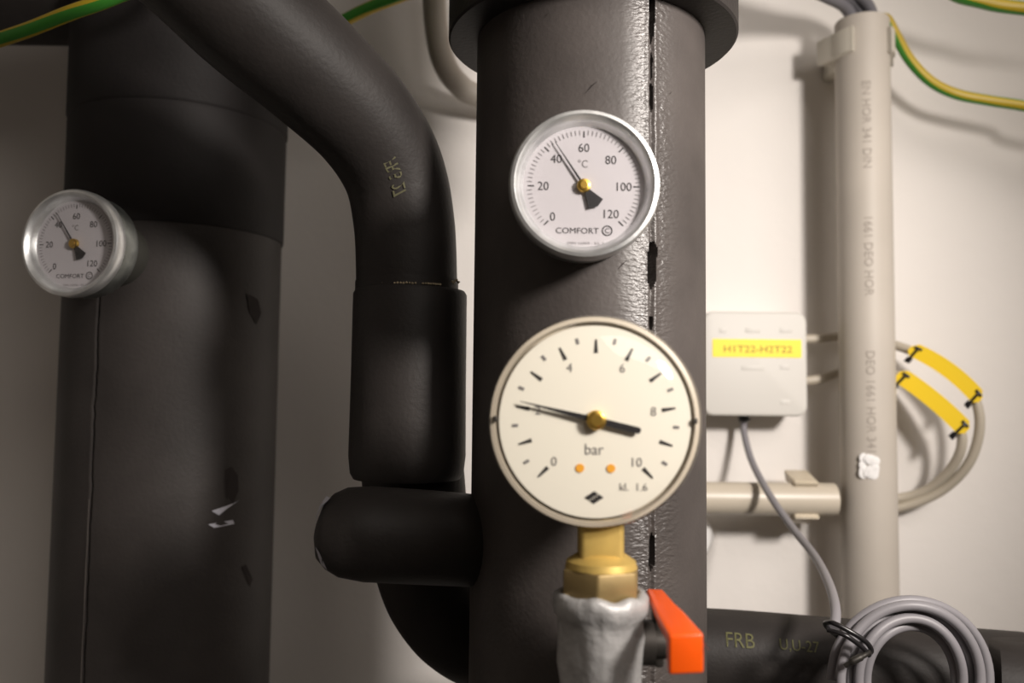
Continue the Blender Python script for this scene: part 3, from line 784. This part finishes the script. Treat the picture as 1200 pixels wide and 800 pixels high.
mesh('tie_wrap', tube(spline([at(970, 738, .444), at(990, 744, .438), at(1010, 758, .4385), at(1019, 768, .4400)], 6), 0.0012, 10), M['black_plastic'], cc, label='black twisted tie')
mesh('tie_tail', tube(spline([at(1018, 764, .440), at(1012, 768, .4375), at(1000, 774, .4370), at(990, 780, .4385)], 6), [0.0014] * 8 + [0.0019] * 6 + [0.0012] * 5, 10), M['dark_metal'], cc)

# slate cables entering the conduit
for i, pts in enumerate((
        [Vector((0.1, .55, 2.5)), Vector((0.1, .55, 1.95)), at(800, -190, .56), at(880, -70, .585), at(930, -22, .61), at(966, -5, .635), at(990, 8, .655), at(999, 28, .663), at(1000, 70, .667)],
        [Vector((0.14, .55, 2.5)), Vector((0.14, .55, 1.95)), at(860, -190, .57), at(915, -70, .60), at(955, -24, .625), at(984, -8, .645), at(1004, 8, .662), at(1011, 30, .668), at(1011, 70, .672)],
        [Vector((0.18, .55, 2.5)), Vector((0.18, .55, 1.95)), at(905, -190, .56), at(945, -70, .60), at(978, -26, .63), at(1004, -8, .648), at(1019, 10, .660), at(1023, 30, .664), at(1024, 70, .668)])):
    o = mesh('data_cable', tube(spline(pts, 8), 0.0047, 16), M['dark_cable'])
    tag(o, ('leftmost', 'middle', 'rightmost')[i] + ' of three slate grey cables dropping into the wide conduit top', 'cable', 'slate cables entering the conduit top')
striped('earth_cable', [at(1025, 70, .680), at(1029, 30, .678), at(1038, 22, .676), at(1050, 42, .676), at(1066, 70, .674), at(1090, 95, .672), at(1120, 110, .668), at(1160, 118, .664), at(1210, 126, .660), at(1330, 150, .65), Vector((1.0, .64, 1.54)), Vector((1.66, .62, 1.56))], 0.0042,
        'green and yellow earth cable leaving the conduit top and sagging to the right', phase=5, tw=0.012)
striped('earth_cable', [Vector((.26, .62, 2.5)), Vector((.26, .64, 1.95)), at(1060, -60, .64), at(1110, -12, .63), at(1150, 2, .625), at(1200, 10, .62), at(1330, 20, .61), Vector((1.0, .58, 1.64)), Vector((1.66, .56, 1.66))], 0.0050, 'green and yellow earth cable crossing the very top right corner')
striped('earth_cable', [at(318, 84, .7215), at(330, 74, .69), at(348, 60, .64), at(380, 38, .61), at(425, 13, .60), at(470, -5, .595), at(560, -40, .59), Vector((-.01, .59, 1.80)), Vector((-.01, .59, 2.5))], 0.0045, 'green and yellow earth cable behind the bent pipe at top centre')
striped('earth_cable', [Vector((-1.245, .52, 1.36)), Vector((-.75, .50, 1.37)), at(-120, 92, .49), at(-40, 60, .485), at(30, 36, .48), at(80, 16, .478), at(140, -6, .475), at(260, -60, .47), Vector((-.135, .465, 1.80)), Vector((-.13, .465, 2.5))], 0.0042, 'green and yellow earth cable crossing the dark top left corner', phase=8)
o = mesh('bent_hose', tube(spline([at(506, -90, .655), at(508, -20, .66), at(511, 30, .665), at(519, 70, .67), at(535, 96, .68), at(560, 112, .69), at(620, 120, .695), at(700, 124, .725)], 8), 0.0095, 24), M['conduit'])
tag(o, 'pale grey bent hose passing behind the left edge of the wide collar', 'hose')
